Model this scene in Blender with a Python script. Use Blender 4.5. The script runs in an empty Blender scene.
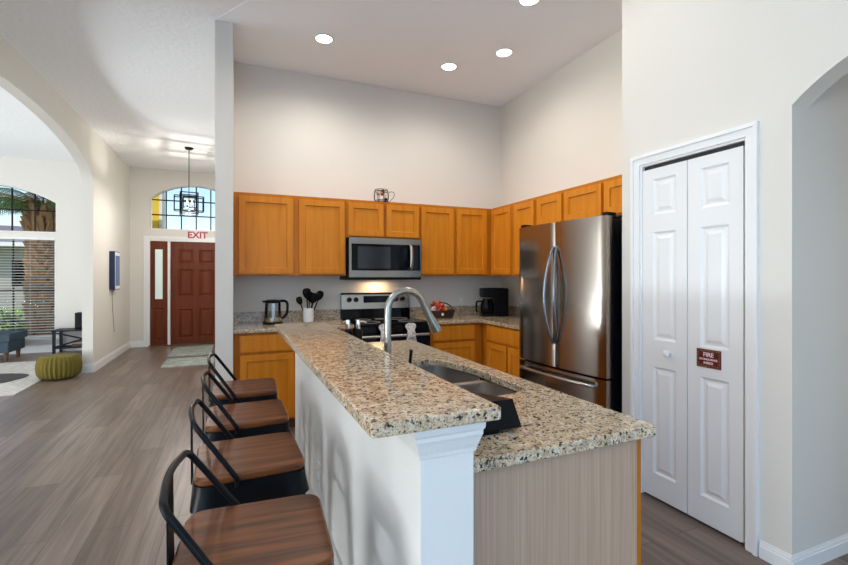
import bpy, bmesh, math, random
from mathutils import Vector, Matrix
C = bpy.context.scene.collection
SC = bpy.context.scene
random.seed(7)
R = math.radians

# ------------------------------------------------------------------ camera
cam = bpy.data.cameras.new('camera'); cam_o = bpy.data.objects.new('camera', cam); C.objects.link(cam_o)
cam.sensor_width = 36; cam.lens = 447/848*36; cam.shift_y = -6.5/848
cam.clip_start = .05; cam.clip_end = 400
cam_o.location = (0, 0, 1.37); cam_o.rotation_euler = (R(90), 0, -math.atan(187/447))
SC.camera = cam_o
# ------------------------------------------------------------------ colour, sky, sun
SC.view_settings.view_transform = 'Standard'; SC.view_settings.look = 'None'
SC.view_settings.gamma = 1; SC.view_settings.use_curve_mapping = False
SC.view_settings.exposure = 0.42
SC.cycles.use_denoising = True
SC.cycles.max_bounces = 8; SC.cycles.diffuse_bounces = 5; SC.cycles.glossy_bounces = 4
SC.cycles.transparent_max_bounces = 12; SC.cycles.sample_clamp_indirect = 6
SC.cycles.caustics_reflective = False; SC.cycles.caustics_refractive = False
w = bpy.data.worlds.new('sky'); SC.world = w; w.use_nodes = True
nt = w.node_tree; bg = nt.nodes['Background']
sky = nt.nodes.new('ShaderNodeTexSky'); sky.sky_type = 'NISHITA'; sky.sun_disc = False
sky.sun_elevation = R(48); sky.sun_rotation = R(215); sky.air_density = 1.1; sky.dust_density = .3; sky.ozone_density = 2.5
nt.links.new(sky.outputs[0], bg.inputs[0]); bg.inputs[1].default_value = .15
def light(name, kind, loc, rot, power, color, size=None, size_y=None, parent=None, spot=None, blend=.6, radius=.05, spread=None):
    l = bpy.data.lights.new(name, kind); l.energy = power; l.color = color
    if kind == 'AREA':
        l.size = size
        if size_y: l.shape = 'RECTANGLE'; l.size_y = size_y
        if spread: l.spread = spread
    if kind == 'SPOT': l.spot_size = spot; l.spot_blend = blend; l.shadow_soft_size = radius
    if kind == 'POINT': l.shadow_soft_size = radius
    o = bpy.data.objects.new(name, l); C.objects.link(o); o.location = loc; o.rotation_euler = rot
    if parent: o.parent = parent
    return o
sun = light('sun', 'SUN', (0, -5, 12), (R(42), 0, R(-35)), 2.6, (1, .95, .86)); sun.data.angle = R(.6)
# daylight through the sliding doors behind; added side fills, no windows in that wall
light('daylight_rear', 'AREA', (-.6, -3.1, 1.3), (R(90), 0, 0), 56, (.10, .48, 1.0), 4.2, 2.3)
light('side_fill', 'AREA', (-7.35, 5.2, 1.6), (R(90), 0, R(-90)), 85, (.90, .96, 1.0), 5.0, 2.4)
light('great_room_fill', 'AREA', (-7.35, -.9, 1.6), (R(90), 0, R(-90)), 60, (.95, .98, 1.0), 4.2, 2.6)
# added fill lamps aimed upward to brighten the ceilings
light('ceiling_fill_rear', 'AREA', (-.6, -2.7, .35), (R(180), 0, 0), 25, (.70, .88, 1.0), 4.2, .6, spread=R(110))
light('ceiling_fill_great_room', 'AREA', (-7.3, -.9, .35), (R(135), 0, R(-90)), 310, (.84, .94, 1.0), 4.2, .6)
light('ceiling_fill_side', 'AREA', (-7.3, 5.2, .35), (R(135), 0, R(-90)), 175, (.86, .94, 1.0), 5.0, .6)
light('hallway_area_light', 'AREA', (5.5, .75, 1.4), (R(90), 0, R(90)), 14, (1, .98, .95), .8, 1.8)  # area lamp in front of the closed hallway end wall

# ------------------------------------------------------------------ materials
def newmat(name):
    m = bpy.data.materials.new(name); m.use_nodes = True
    return m, m.node_tree, m.node_tree.nodes['Principled BSDF']
def mat(name, col, rough=.5, metal=0, bump=None, coat=0, spec=None, emit=None):
    m, nt, p = newmat(name)
    p.inputs['Base Color'].default_value = (*col, 1); p.inputs['Roughness'].default_value = rough
    p.inputs['Metallic'].default_value = metal; p.inputs['Coat Weight'].default_value = coat
    if spec is not None: p.inputs['Specular IOR Level'].default_value = spec
    if emit: p.inputs['Emission Color'].default_value = (*emit[0], 1); p.inputs['Emission Strength'].default_value = emit[1]
    if bump:
        tc = nt.nodes.new('ShaderNodeTexCoord'); n = nt.nodes.new('ShaderNodeTexNoise'); b = nt.nodes.new('ShaderNodeBump')
        n.inputs['Scale'].default_value = bump[0]; n.inputs['Detail'].default_value = 3
        b.inputs['Strength'].default_value = bump[1]; b.inputs['Distance'].default_value = bump[2] if len(bump) > 2 else .003
        nt.links.new(tc.outputs['Object'], n.inputs['Vector']); nt.links.new(n.outputs['Fac'], b.inputs['Height'])
        nt.links.new(b.outputs[0], p.inputs['Normal'])
    return m
def ramp(nt, src, stops):
    r = nt.nodes.new('ShaderNodeValToRGB'); e = r.color_ramp.elements
    while len(e) < len(stops): e.new(.5)
    for i, (p, c) in enumerate(stops): e[i].position = p; e[i].color = (*c, 1)
    nt.links.new(src, r.inputs[0]); return r
def wood(name, c1, c2, scale=(25, 25, 1.6), rough=.35, coat=.2, fine=1.0, spec=.5):
    m, nt, p = newmat(name)
    tc = nt.nodes.new('ShaderNodeTexCoord'); mp = nt.nodes.new('ShaderNodeMapping'); mp.inputs['Scale'].default_value = scale
    n = nt.nodes.new('ShaderNodeTexNoise'); n.inputs['Scale'].default_value = fine; n.inputs['Detail'].default_value = 5; n.inputs['Distortion'].default_value = .6
    nt.links.new(tc.outputs['Object'], mp.inputs[0]); nt.links.new(mp.outputs[0], n.inputs['Vector'])
    r = ramp(nt, n.outputs['Fac'], [(.32, c1), (.68, c2)])
    nt.links.new(r.outputs[0], p.inputs['Base Color'])
    b = nt.nodes.new('ShaderNodeBump'); b.inputs['Strength'].default_value = .08; b.inputs['Distance'].default_value = .002
    nt.links.new(n.outputs['Fac'], b.inputs['Height']); nt.links.new(b.outputs[0], p.inputs['Normal'])
    p.inputs['Specular IOR Level'].default_value = spec; p.inputs['Roughness'].default_value = rough; p.inputs['Coat Weight'].default_value = coat; p.inputs['Coat Roughness'].default_value = .2
    return m
def glassmat(name, tint=(1, 1, 1), gloss=.1):
    m = bpy.data.materials.new(name); m.use_nodes = True; nt = m.node_tree; nt.nodes.clear()
    o = nt.nodes.new('ShaderNodeOutputMaterial'); mx = nt.nodes.new('ShaderNodeMixShader')
    t = nt.nodes.new('ShaderNodeBsdfTransparent'); t.inputs[0].default_value = (*tint, 1)
    g = nt.nodes.new('ShaderNodeBsdfGlossy'); g.inputs['Roughness'].default_value = .02
    f = nt.nodes.new('ShaderNodeFresnel'); f.inputs[0].default_value = 1.0 + gloss*4
    nt.links.new(f.outputs[0], mx.inputs[0]); nt.links.new(t.outputs[0], mx.inputs[1]); nt.links.new(g.outputs[0], mx.inputs[2])
    nt.links.new(mx.outputs[0], o.inputs[0]); return m
def granitemat():
    m, nt, p = newmat('granite'); L = nt.links.new
    tc = nt.nodes.new('ShaderNodeTexCoord')
    def noise(sc, det, off):
        mp = nt.nodes.new('ShaderNodeMapping'); mp.inputs['Location'].default_value = (off, off*2, off*3); L(tc.outputs['Object'], mp.inputs[0])
        n = nt.nodes.new('ShaderNodeTexNoise'); n.inputs['Scale'].default_value = sc; n.inputs['Detail'].default_value = det; L(mp.outputs[0], n.inputs['Vector']); return n.outputs['Fac']
    base = ramp(nt, noise(34, 5, 0), [(.36, (.38, .30, .22)), (.46, (.56, .42, .27)), (.56, (.62, .49, .33)), (.66, (.64, .57, .47))])
    def over(prev, fac, stops, col):
        r = ramp(nt, fac, stops); mx = nt.nodes.new('ShaderNodeMixRGB'); L(r.outputs[0], mx.inputs[0]); L(prev, mx.inputs[1]); mx.inputs[2].default_value = (*col, 1); return mx.outputs[0]
    K, Wt = (0, 0, 0), (1, 1, 1)
    c = over(base.outputs[0], noise(105, 2, 3), [(.60, K), (.66, (.85, .85, .85))], (.27, .27, .28))
    c = over(c, noise(115, 2, 7), [(.36, (.95, .95, .95)), (.41, K)], (.10, .07, .055))
    c = over(c, noise(78, 3, 11), [(.37, Wt), (.405, K)], (.022, .018, .017))
    v = nt.nodes.new('ShaderNodeTexVoronoi'); v.inputs['Scale'].default_value = 260; L(tc.outputs['Object'], v.inputs['Vector'])
    sp = nt.nodes.new('ShaderNodeSeparateColor'); L(v.outputs['Color'], sp.inputs[0]); rv = ramp(nt, sp.outputs[0], [(0, (.62, .6, .58)), (.5, (1, 1, 1)), (1, (1.12, 1.12, 1.12))])
    mu = nt.nodes.new('ShaderNodeMixRGB'); mu.blend_type = 'MULTIPLY'; mu.inputs[0].default_value = 1; L(c, mu.inputs[1]); L(rv.outputs[0], mu.inputs[2]); L(mu.outputs[0], p.inputs['Base Color'])
    p.inputs['Roughness'].default_value = .12
    return m
def floormat():
    m, nt, p = newmat('plank floor')
    tc = nt.nodes.new('ShaderNodeTexCoord'); mp = nt.nodes.new('ShaderNodeMapping'); mp.inputs['Rotation'].default_value = (0, 0, R(90))
    b = nt.nodes.new('ShaderNodeTexBrick'); b.offset = .37; b.inputs['Scale'].default_value = 1
    b.inputs['Brick Width'].default_value = 1.22; b.inputs['Row Height'].default_value = .18
    b.inputs['Mortar Size'].default_value = .0016; b.inputs['Bias'].default_value = 0
    b.inputs['Color1'].default_value = (.138, .102, .082, 1); b.inputs['Color2'].default_value = (.22, .172, .145, 1); b.inputs['Mortar'].default_value = (.06, .045, .035, 1)
    nt.links.new(tc.outputs['Object'], mp.inputs[0]); nt.links.new(mp.outputs[0], b.inputs['Vector'])
    mp2 = nt.nodes.new('ShaderNodeMapping'); mp2.inputs['Scale'].default_value = (26, 1.3, 1)
    n = nt.nodes.new('ShaderNodeTexNoise'); n.inputs['Scale'].default_value = 1; n.inputs['Detail'].default_value = 6; n.inputs['Distortion'].default_value = .8
    nt.links.new(tc.outputs['Object'], mp2.inputs[0]); nt.links.new(mp2.outputs[0], n.inputs['Vector'])
    r = ramp(nt, n.outputs['Fac'], [(.3, (.62, .58, .55)), (.7, (1.25, 1.22, 1.2))])
    mu = nt.nodes.new('ShaderNodeMixRGB'); mu.blend_type = 'MULTIPLY'; mu.inputs[0].default_value = 1
    nt.links.new(b.outputs[0], mu.inputs[1]); nt.links.new(r.outputs[0], mu.inputs[2]); nt.links.new(mu.outputs[0], p.inputs['Base Color'])
    bp = nt.nodes.new('ShaderNodeBump'); bp.inputs['Strength'].default_value = .15; bp.inputs['Distance'].default_value = .002
    nt.links.new(n.outputs['Fac'], bp.inputs['Height']); nt.links.new(bp.outputs[0], p.inputs['Normal'])
    p.inputs['Roughness'].default_value = .34
    return m
def brushed(name, col, rough, aniso=(1, 1, 90)):
    m, nt, p = newmat(name)
    tc = nt.nodes.new('ShaderNodeTexCoord'); mp = nt.nodes.new('ShaderNodeMapping'); mp.inputs['Scale'].default_value = aniso
    n = nt.nodes.new('ShaderNodeTexNoise'); n.inputs['Scale'].default_value = 6; n.inputs['Detail'].default_value = 2
    nt.links.new(tc.outputs['Object'], mp.inputs[0]); nt.links.new(mp.outputs[0], n.inputs['Vector'])
    b = nt.nodes.new('ShaderNodeBump'); b.inputs['Strength'].default_value = .05; b.inputs['Distance'].default_value = .001
    nt.links.new(n.outputs['Fac'], b.inputs['Height']); nt.links.new(b.outputs[0], p.inputs['Normal'])
    p.inputs['Base Color'].default_value = (*col, 1); p.inputs['Metallic'].default_value = 1; p.inputs['Roughness'].default_value = rough
    return m
def spotty(name, stops, scale, rough=.9, kind='noise', vec=(1, 1, 1), detail=4):
    m, nt, p = newmat(name)
    tc = nt.nodes.new('ShaderNodeTexCoord'); mp = nt.nodes.new('ShaderNodeMapping'); mp.inputs['Scale'].default_value = vec
    n = nt.nodes.new('ShaderNodeTexNoise'); n.inputs['Scale'].default_value = scale; n.inputs['Detail'].default_value = detail
    nt.links.new(tc.outputs['Object'], mp.inputs[0]); nt.links.new(mp.outputs[0], n.inputs['Vector'])
    r = ramp(nt, n.outputs['Fac'], stops); nt.links.new(r.outputs[0], p.inputs['Base Color']); p.inputs['Roughness'].default_value = rough
    return m

M = {}
M['wall'] = mat('wall paint', (.70, .668, .612), .75, bump=(90, .25, .002))
M['knee'] = mat('knee wall paint', (.74, .72, .69), .7, bump=(110, .35, .002))
M['ceil'] = mat('ceiling knockdown', (.92, .93, .95), .9, bump=(22, .7, .012))
M['ceil2'] = mat('kitchen ceiling smooth', (.88, .93, .97), .9, bump=(60, .1, .002))
M['white'] = mat('white trim paint', (.80, .80, .80), .35)
M['pantry'] = mat('white door paint', (.78, .78, .78), .32)
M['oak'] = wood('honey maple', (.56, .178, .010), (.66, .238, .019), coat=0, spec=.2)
M['oak_shaded'] = wood('honey maple frame shaded', (.43, .130, .007), (.53, .175, .011), coat=0, spec=.2)  # darker than the doors: shade in the gaps put into the frame colour
M['toe'] = mat('dark toe kick', (.12, .05, .015), .6)
M['panel'] = wood('pale end panel', (.38, .255, .175), (.48, .335, .24), (150, 150, 2.2), .55, 0)
M['granite'] = granitemat(); M['floor'] = floormat()
M['steel'] = brushed('brushed steel', (.44, .42, .39), .25)
M['steelk'] = brushed('appliance steel', (.30, .275, .25), .25)
M['sinks'] = brushed('sink steel', (.60, .56, .52), .28)
M['steelv'] = brushed('fridge steel', (.36, .32, .285), .17, (90, 90, 1))
M['dsteel'] = brushed('dark steel', (.22, .23, .25), .2)
M['nickel'] = brushed('brushed nickel', (.36, .34, .30), .26)
M['chrome'] = mat('chrome', (.8, .8, .8), .08, 1)
M['black'] = mat('black plastic', (.004, .004, .005), .35, spec=.12)
M['blackm'] = mat('black painted metal', (.004, .004, .005), .36, spec=.16)
M['bglass'] = mat('black glass', (.003, .003, .004), .06, spec=.14)
M['seat'] = wood('walnut seat', (.045, .011, .003), (.185, .060, .017), (2.5, 34, 34), .35, .06, spec=.3)
M['mahog'] = wood('mahogany door', (.11, .022, .006), (.16, .036, .010), (20, 20, 1.2), .45, 0, spec=.2)
M['glass'] = glassmat('clear glass', gloss=.01)
M['kglass'] = glassmat('kettle glass', (.85, .88, .9), .12)
M['fglass_glow'] = mat('glowing frosted leaded glass', (.55, .62, .58), .25, emit=((.6, .72, .68), .25))  # emission put in as a daylight glow; the pane is no lamp
M['white_cer'] = mat('white ceramic', (.8, .8, .82), .2)
M['blue'] = mat('blue grey velvet', (.035, .06, .085), .8, bump=(60, .3))
M['mustard'] = mat('mustard knit', (.13, .10, .010), .9, bump=(120, .6, .004))
M['navy'] = mat('navy painted wood', (.006, .009, .018), .45, spec=.2)
M['emit'] = mat('lamp diffuser', (1, 1, 1), .5, emit=((1, .95, .88), 16))
M['emitw'] = mat('flame bulb', (1, .9, .7), .5, emit=((1, .75, .4), 1.6))
M['hood'] = mat('hood lamp lens', (1, .9, .7), .5, emit=((1, .72, .42), 5))
M['plastic'] = mat('outlet plastic', (.72, .70, .66), .4)
M['dark'] = mat('dark slot', (.02, .02, .02), .6)
M['red'] = mat('red foil', (.38, .03, .02), .3); M['cream'] = mat('cream paper', (.75, .7, .62), .5)
M['orange'] = mat('orange foil', (.6, .16, .04), .35)
M['maroon'] = mat('maroon sign board', (.10, .004, .005), .45); M['signtxt'] = mat('sign lettering', (.85, .62, .62), .5)
M['fleck'] = spotty('flecked border', [(.5, (.07, .004, .004)), (.55, (.10, .01, .01)), (.60, (.5, .34, .14))], 260, .5)
M['gold'] = mat('gold flecks', (.45, .26, .08), .5)
M['exitb'] = mat('exit sign face', (.80, .78, .78), .5); M['exitr'] = mat('exit lettering red', (.40, .03, .06), .5)
M['rug'] = spotty('beige rug', [(.35, (.42, .40, .38)), (.65, (.58, .56, .53))], 18, .95)
M['rugd'] = mat('dark hide rug', (.05, .045, .045), .9, bump=(80, .3))
M['mat'] = spotty('washed pattern mat', [(.38, (.36, .40, .36)), (.45, (.14, .21, .21)), (.5, (.42, .42, .35)), (.56, (.12, .18, .20)), (.62, (.40, .38, .30))], 3.4, .95, vec=(.8, 4, 1), detail=8)
M['screen'] = mat('pale blue screen', (.10, .20, .42), .12); M['deepblue'] = mat('deep blue case', (.01, .018, .07), .35)
M['blind'] = mat('blind slat', (.75, .75, .73), .6)
M['bark'] = spotty('palm bark', [(.3, (.03, .015, .008)), (.5, (.30, .15, .06)), (.7, (.62, .40, .2))], 9, .95)
M['bark2'] = mat('palm boot', (.34, .20, .10), .9); M['frond'] = mat('palm frond', (.07, .14, .03), .6); M['frond2'] = mat('dry palm frond', (.22, .15, .06), .8)
M['grass'] = spotty('lawn', [(.3, (.10, .20, .03)), (.7, (.28, .38, .08))], 3, .95)
M['drive'] = mat('concrete', (.3, .29, .28), .9); M['stucco'] = mat('neighbour stucco', (.34, .32, .30), .9, bump=(40, .3)); M['roof'] = spotty('roof shingle', [(.3, (.13, .125, .13)), (.7, (.24, .23, .24))], 6, .95, vec=(1, 1, 6))
M['yellow'] = mat('yellow stucco', (.72, .52, .05), .9, bump=(40, .3)); M['shrub'] = spotty('shrub leaf', [(.3, (.04, .08, .02)), (.7, (.14, .22, .05))], 10, .9)
M['towel'] = spotty('towel cloth', [(.42, (.55, .5, .46)), (.5, (.72, .68, .64)), (.6, (.35, .33, .36))], 30, .95)
M['cord'] = mat('grey cord', (.35, .34, .33), .6)
M['teal'] = mat('dark display', (.003, .005, .012), .08, spec=.2)
M['winrefl'] = mat('micro mesh window', (.014, .018, .024), .12)
M['wicker'] = mat('dark wicker', (.035, .014, .008), .5)

# ------------------------------------------------------------------ mesh helpers
class MB:
    def __init__(s): s.bm = bmesh.new()
    def box(s, a, b, bev=0):
        x0, y0, z0 = a; x1, y1, z1 = b
        r = bmesh.ops.create_cube(s.bm, size=1)
        for v in r['verts']:
            v.co = Vector((x0+(v.co.x+.5)*(x1-x0), y0+(v.co.y+.5)*(y1-y0), z0+(v.co.z+.5)*(z1-z0)))
        if bev:
            es = list({e for v in r['verts'] for e in v.link_edges})
            bmesh.ops.bevel(s.bm, geom=es, offset=bev, segments=2, affect='EDGES', profile=.7)
        return s
    def hexa(s, bot, top):
        vs = [s.bm.verts.new(p) for p in bot] + [s.bm.verts.new(p) for p in top]; n = len(bot)
        s.bm.faces.new(vs[:n][::-1]); s.bm.faces.new(vs[n:])
        for i in range(n): s.bm.faces.new((vs[i], vs[(i+1) % n], vs[n+(i+1) % n], vs[n+i]))
        return s
    def loops(s, rings, cap0=True, cap1=True):
        L = [[s.bm.verts.new(p) for p in r] for r in rings]; n = len(rings[0])
        for a, b in zip(L, L[1:]):
            for i in range(n): s.bm.faces.new((a[i], a[(i+1) % n], b[(i+1) % n], b[i]))
        if cap0: s.bm.faces.new(L[0][::-1])
        if cap1: s.bm.faces.new(L[-1])
        return s
    def lathe(s, prof, c=(0, 0, 0), n=24, cap0=True, cap1=True):
        return s.loops([[(c[0]+r*math.cos(2*math.pi*i/n), c[1]+r*math.sin(2*math.pi*i/n), c[2]+z) for i in range(n)] for r, z in prof], cap0, cap1)
    def tube(s, pts, r, n=10, closed=False, flat=1.0):
        pts = [Vector(p) for p in pts]; rs = r if isinstance(r, (list, tuple)) else [r]*len(pts)
        t0 = (pts[1]-pts[0]).normalized(); up = Vector((0, 0, 1)) if abs(t0.z) < .9 else Vector((1, 0, 0))
        nrm = (up-t0*up.dot(t0)).normalized(); rings = []
        for i, p in enumerate(pts):
            if closed: t = (pts[(i+1) % len(pts)]-pts[i-1]).normalized()
            else: t = (pts[min(i+1, len(pts)-1)]-pts[max(i-1, 0)]).normalized()
            nrm = (nrm-t*nrm.dot(t)).normalized(); bn = t.cross(nrm)
            rings.append([p+nrm*rs[i]*math.cos(2*math.pi*k/n)+bn*rs[i]*flat*math.sin(2*math.pi*k/n) for k in range(n)])
        if closed: return s.loops(rings+[rings[0]], False, False)
        return s.loops(rings)
    def xf(s, m): bmesh.ops.transform(s.bm, matrix=m, verts=s.bm.verts); return s
    def build(s, name, m, parent=None, world=False, smooth=False, kind=None):
        bmesh.ops.remove_doubles(s.bm, verts=s.bm.verts, dist=1e-6)
        bmesh.ops.recalc_face_normals(s.bm, faces=s.bm.faces)
        if world and parent: s.xf(base_mw(parent).inverted())
        me = bpy.data.meshes.new(name); s.bm.to_mesh(me); s.bm.free()
        me.materials.append(M[m] if isinstance(m, str) else m)
        if smooth:
            for p in me.polygons: p.use_smooth = True
            try: me.set_sharp_from_angle(angle=R(38))
            except Exception: pass
        o = bpy.data.objects.new(name, me); C.objects.link(o)
        if parent: o.parent = parent
        if kind: o['kind'] = kind
        return o
def base_mw(o):
    m = Matrix.LocRotScale(o.location, o.rotation_euler, o.scale)
    return base_mw(o.parent) @ m if o.parent else m
def fillet(pts, rad, seg=6, closed=False):
    pts = [Vector(p) for p in pts]; out = []; n = len(pts)
    for i, p in enumerate(pts):
        if not closed and i in (0, n-1): out.append(p); continue
        a, b = pts[i-1], pts[(i+1) % n]
        r = rad[i] if isinstance(rad, (list, tuple)) else rad
        da, db = (a-p), (b-p); r = min(r, da.length*.49, db.length*.49)
        A = p+da.normalized()*r; B = p+db.normalized()*r
        for k in range(seg+1):
            t = k/seg; out.append(A*(1-t)**2+p*2*t*(1-t)+B*t*t)
    return out
def rrect(x0, y0, x1, y1, r, z=0, seg=5):
    return [tuple(v) for v in fillet([(x0, y0, z), (x1, y0, z), (x1, y1, z), (x0, y1, z)], r, seg, True)]
def slab(outline, holes, t, mtx, bevel=0):
    """extruded plate from a 2D outline with holes; local z 0..t, then mtx"""
    cu = bpy.data.curves.new('plate', 'CURVE'); cu.dimensions = '2D'; cu.fill_mode = 'BOTH'
    cu.extrude = t/2-bevel; cu.bevel_depth = bevel; cu.bevel_resolution = 2; cu.offset = -bevel
    for pts in [outline]+holes:
        sp = cu.splines.new('POLY'); sp.points.add(len(pts)-1); sp.use_cyclic_u = True
        for i, p in enumerate(pts): sp.points[i].co = (p[0], p[1], 0, 1)
    o = bpy.data.objects.new('plate', cu); C.objects.link(o)
    dg = bpy.context.evaluated_depsgraph_get(); me = bpy.data.meshes.new_from_object(o.evaluated_get(dg))
    bpy.data.objects.remove(o); mb = MB(); mb.bm.from_mesh(me); bpy.data.meshes.remove(me); bpy.data.curves.remove(cu)
    bmesh.ops.translate(mb.bm, vec=(0, 0, t/2), verts=mb.bm.verts)
    for f in mb.bm.faces: f.smooth = False
    return mb.xf(mtx)
XZ = lambda y: Matrix(((1, 0, 0, 0), (0, 0, 1, y), (0, 1, 0, 0), (0, 0, 0, 1)))     # (x,z) plate, thickness towards +y
YZ = lambda x: Matrix(((0, 0, 1, x), (1, 0, 0, 0), (0, 1, 0, 0), (0, 0, 0, 1)))     # (y,z) plate, thickness towards +x
XY = lambda z: Matrix.Translation((0, 0, z))
def text_mb(s, size, ext=.001):
    cu = bpy.data.curves.new('lettering', 'FONT'); cu.body = s; cu.size = size; cu.extrude = ext; cu.align_x = 'CENTER'; cu.offset = size*(.022 if s != 'EXIT' else .035)
    o = bpy.data.objects.new('lettering', cu); C.objects.link(o)
    dg = bpy.context.evaluated_depsgraph_get(); me = bpy.data.meshes.new_from_object(o.evaluated_get(dg))
    bpy.data.objects.remove(o); mb = MB(); mb.bm.from_mesh(me); bpy.data.meshes.remove(me); bpy.data.curves.remove(cu)
    return mb
def empty(name, loc=(0, 0, 0), rz=0):
    o = bpy.data.objects.new(name, None); C.objects.link(o); o.location = loc; o.rotation_euler = (0, 0, rz); o.empty_display_size = .1; return o
def tag(o, label, cat, group=None, kind=None):
    o['label'] = label; o['category'] = cat
    if group: o['group'] = group
    if kind: o['kind'] = kind
    return o
def thing(name, loc, label, cat, rz=0, group=None): return tag(empty(name, loc, rz), label, cat, group)
def struct(name, mb, m, **k): return mb.build(name, m, kind='structure', **k)
def copy_tree(o, parent=None):
    c = o.copy(); C.objects.link(c)
    if parent: c.parent = parent
    for ch in list(o.children): copy_tree(ch, c)
    return c
def panel_face(mb, x0, z0, w, h, t, rects, slope=.008, depth=.007, rise=0, flat=.012):
    """door leaf: front at y=-t, back at y=0, rects (absolute inside leaf) recessed, optionally raised again"""
    bm = mb.bm; F = -t
    xs = sorted({0, w, *[r[0] for r in rects], *[r[2] for r in rects]}); zs = sorted({0, h, *[r[1] for r in rects], *[r[3] for r in rects]})
    q = lambda *p: bm.faces.new([bm.verts.new((x0+a, b, z0+c)) for a, b, c in p])
    for a, b in zip(xs, xs[1:]):
        for c, d in zip(zs, zs[1:]):
            if any(r[0]-1e-6 < (a+b)/2 < r[2]+1e-6 and r[1] < (c+d)/2 < r[3] for r in rects): continue
            q((a, F, c), (b, F, c), (b, F, d), (a, F, d))
    for r in rects:
        prev = (r[0], r[1], r[2], r[3], F); steps = [(slope, F+depth)]
        if rise: steps += [(slope+flat, F+depth), (slope+flat+slope*1.6, F+depth-rise)]
        for ins, y in steps:
            cur = (r[0]+ins, r[1]+ins, r[2]-ins, r[3]-ins, y)
            P = lambda s: [(s[0], s[4], s[1]), (s[2], s[4], s[1]), (s[2], s[4], s[3]), (s[0], s[4], s[3])]
            p, c = P(prev), P(cur)
            for i in range(4): q(p[i], p[(i+1) % 4], c[(i+1) % 4], c[i])
            prev = cur
        q(*P(prev))
    q((0, 0, 0), (0, 0, h), (w, 0, h), (w, 0, 0)); q((0, F, 0), (0, 0, 0), (w, 0, 0), (w, F, 0)); q((0, F, h), (w, F, h), (w, 0, h), (0, 0, h))
    q((0, F, 0), (0, F, h), (0, 0, h), (0, 0, 0)); q((w, F, 0), (w, 0, 0), (w, 0, h), (w, F, h))
    return mb

# ------------------------------------------------------------------ setting: floor, ceilings
CH = 3.46
struct('floor', MB().box((-7.6, -3.4, -.1), (6, 10.2, 0)), 'floor')
kc = [(.077, 3.64), (1.6, .9), (1.6, -3.3), (3.3, -3.3), (3.3, 4.9), (-.165, 4.9), (-.165, 4.018)]
struct('ceiling', slab([(-7.6, -3.4), (6, -3.4), (6, 10.2), (-7.6, 10.2)], [], .1, XY(CH)), 'ceil')
struct('ceiling', slab([(.077, 3.64), (1.9, .8), (2.36, .8), (2.36, 2.23), (3.0, 2.23), (3.0, 4.73), (-.03, 4.73), (-.03, 4.02), (-.165, 4.018)], [], .003, XY(CH-.003)), 'ceil2')
# ------------------------------------------------------------------ walls
def arc(cx, hw, z0, rise, n=24, a0=None):
    Rr = (hw*hw+rise*rise)/(2*rise)
    return [(cx+hw-2*hw*i/n, z0+rise-Rr+math.sqrt(max(0, Rr*Rr-(hw-2*hw*i/n)**2))) for i in range(n+1)]
FY = 10.05
TR = (-.76, .797, 2.28, 2.883, .297)      # transom: centre, half width, sill z, spring z, rise
LW = (-4.0, .973, 2.15, 2.70, .28)
tr_hole = [(TR[0]-TR[1], TR[2]), (TR[0]+TR[1], TR[2])]+arc(TR[0], TR[1], TR[3], TR[4])
lw_hole = [(LW[0]-LW[1], LW[2]), (LW[0]+LW[1], LW[2])]+arc(LW[0], LW[1], LW[3], LW[4])
struct('wall_front', slab([(-7.6, 0), (-1.60, 0), (-1.60, 2.10), (.09, 2.10), (.09, 0), (.6, 0), (.6, CH), (-7.6, CH)],
    [tr_hole, lw_hole, [(-4.97, .26), (-3.03, .26), (-3.03, 2.06), (-4.97, 2.06)]], .15, XZ(FY)), 'wall')
ell = [(5.65+2.04*math.cos(a), 2.69+.44*math.sin(a)) for a in [math.pi*i/40 for i in range(41)]]
struct('wall_left', slab([(1.5, 0), (3.61, 0)]+ell[::-1]+[(7.69, 0), (FY, 0), (FY, CH), (1.5, CH)], [], .13, YZ(-2.02)), 'wall')
struct('wall_back', MB().box((-.03, 4.73, 0), (3.13, 4.88, CH)), 'wall')
struct('wall_partition', MB().box((-.165, 4.02, 0), (-.03, 4.88, CH)), 'wall')
struct('wall_foyer', MB().box((-.03, 4.88, 0), (.6, 5.0, CH)).box((.48, 5.0, 0), (.6, FY, CH)), 'wall')
struct('wall_right', MB().box((3.0, 2.23, 0), (3.13, 4.73, CH)), 'wall')
arcp = arc(.76, .486, 2.158, .193)
struct('wall_pantry', slab([(-3.3, 0), (.274, 0)]+arcp[::-1]+[(1.246, 0), (1.438, 0), (1.438, 2.07), (2.088, 2.07), (2.088, 0), (2.232, 0), (2.232, CH), (-3.3, CH)], [], .12, YZ(2.36)), 'wall')
struct('wall_pantry_side', MB().box((2.48, 2.13, 0), (3.13, 2.23, CH)), 'wall')
struct('wall_hallway', MB().box((2.48, 1.246, 0), (5.9, 1.37, CH)).box((2.48, .154, 0), (5.9, .274, CH)), 'wall')
struct('wall_hallway_end', MB().box((5.78, .154, 0), (5.9, 1.37, CH)), 'wall')
struct('wall_side', MB().box((-7.6, -3.3, 0), (-7.45, FY, CH)), 'wall')
struct('wall_rear', slab([(-7.6, 0), (-2.75, 0), (-2.75, 2.5), (1.55, 2.5), (1.55, 0), (2.48, 0), (2.48, CH), (-7.6, CH)], [], .15, XZ(-3.4)), 'wall')
dr = MB()
for x in (-2.75, -1.3, .05, 1.49): dr.box((x, -3.33, 0), (x+.06, -3.27, 2.5))
dr.box((-2.75, -3.33, 2.44), (1.55, -3.27, 2.5)).box((-2.75, -3.33, 0), (1.55, -3.27, .06))
sd = struct('door_3', dr, 'white')
MB().box((-2.72, -3.302, .03), (1.52, -3.298, 2.47)).build('glass_pane', 'glass', sd)

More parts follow.
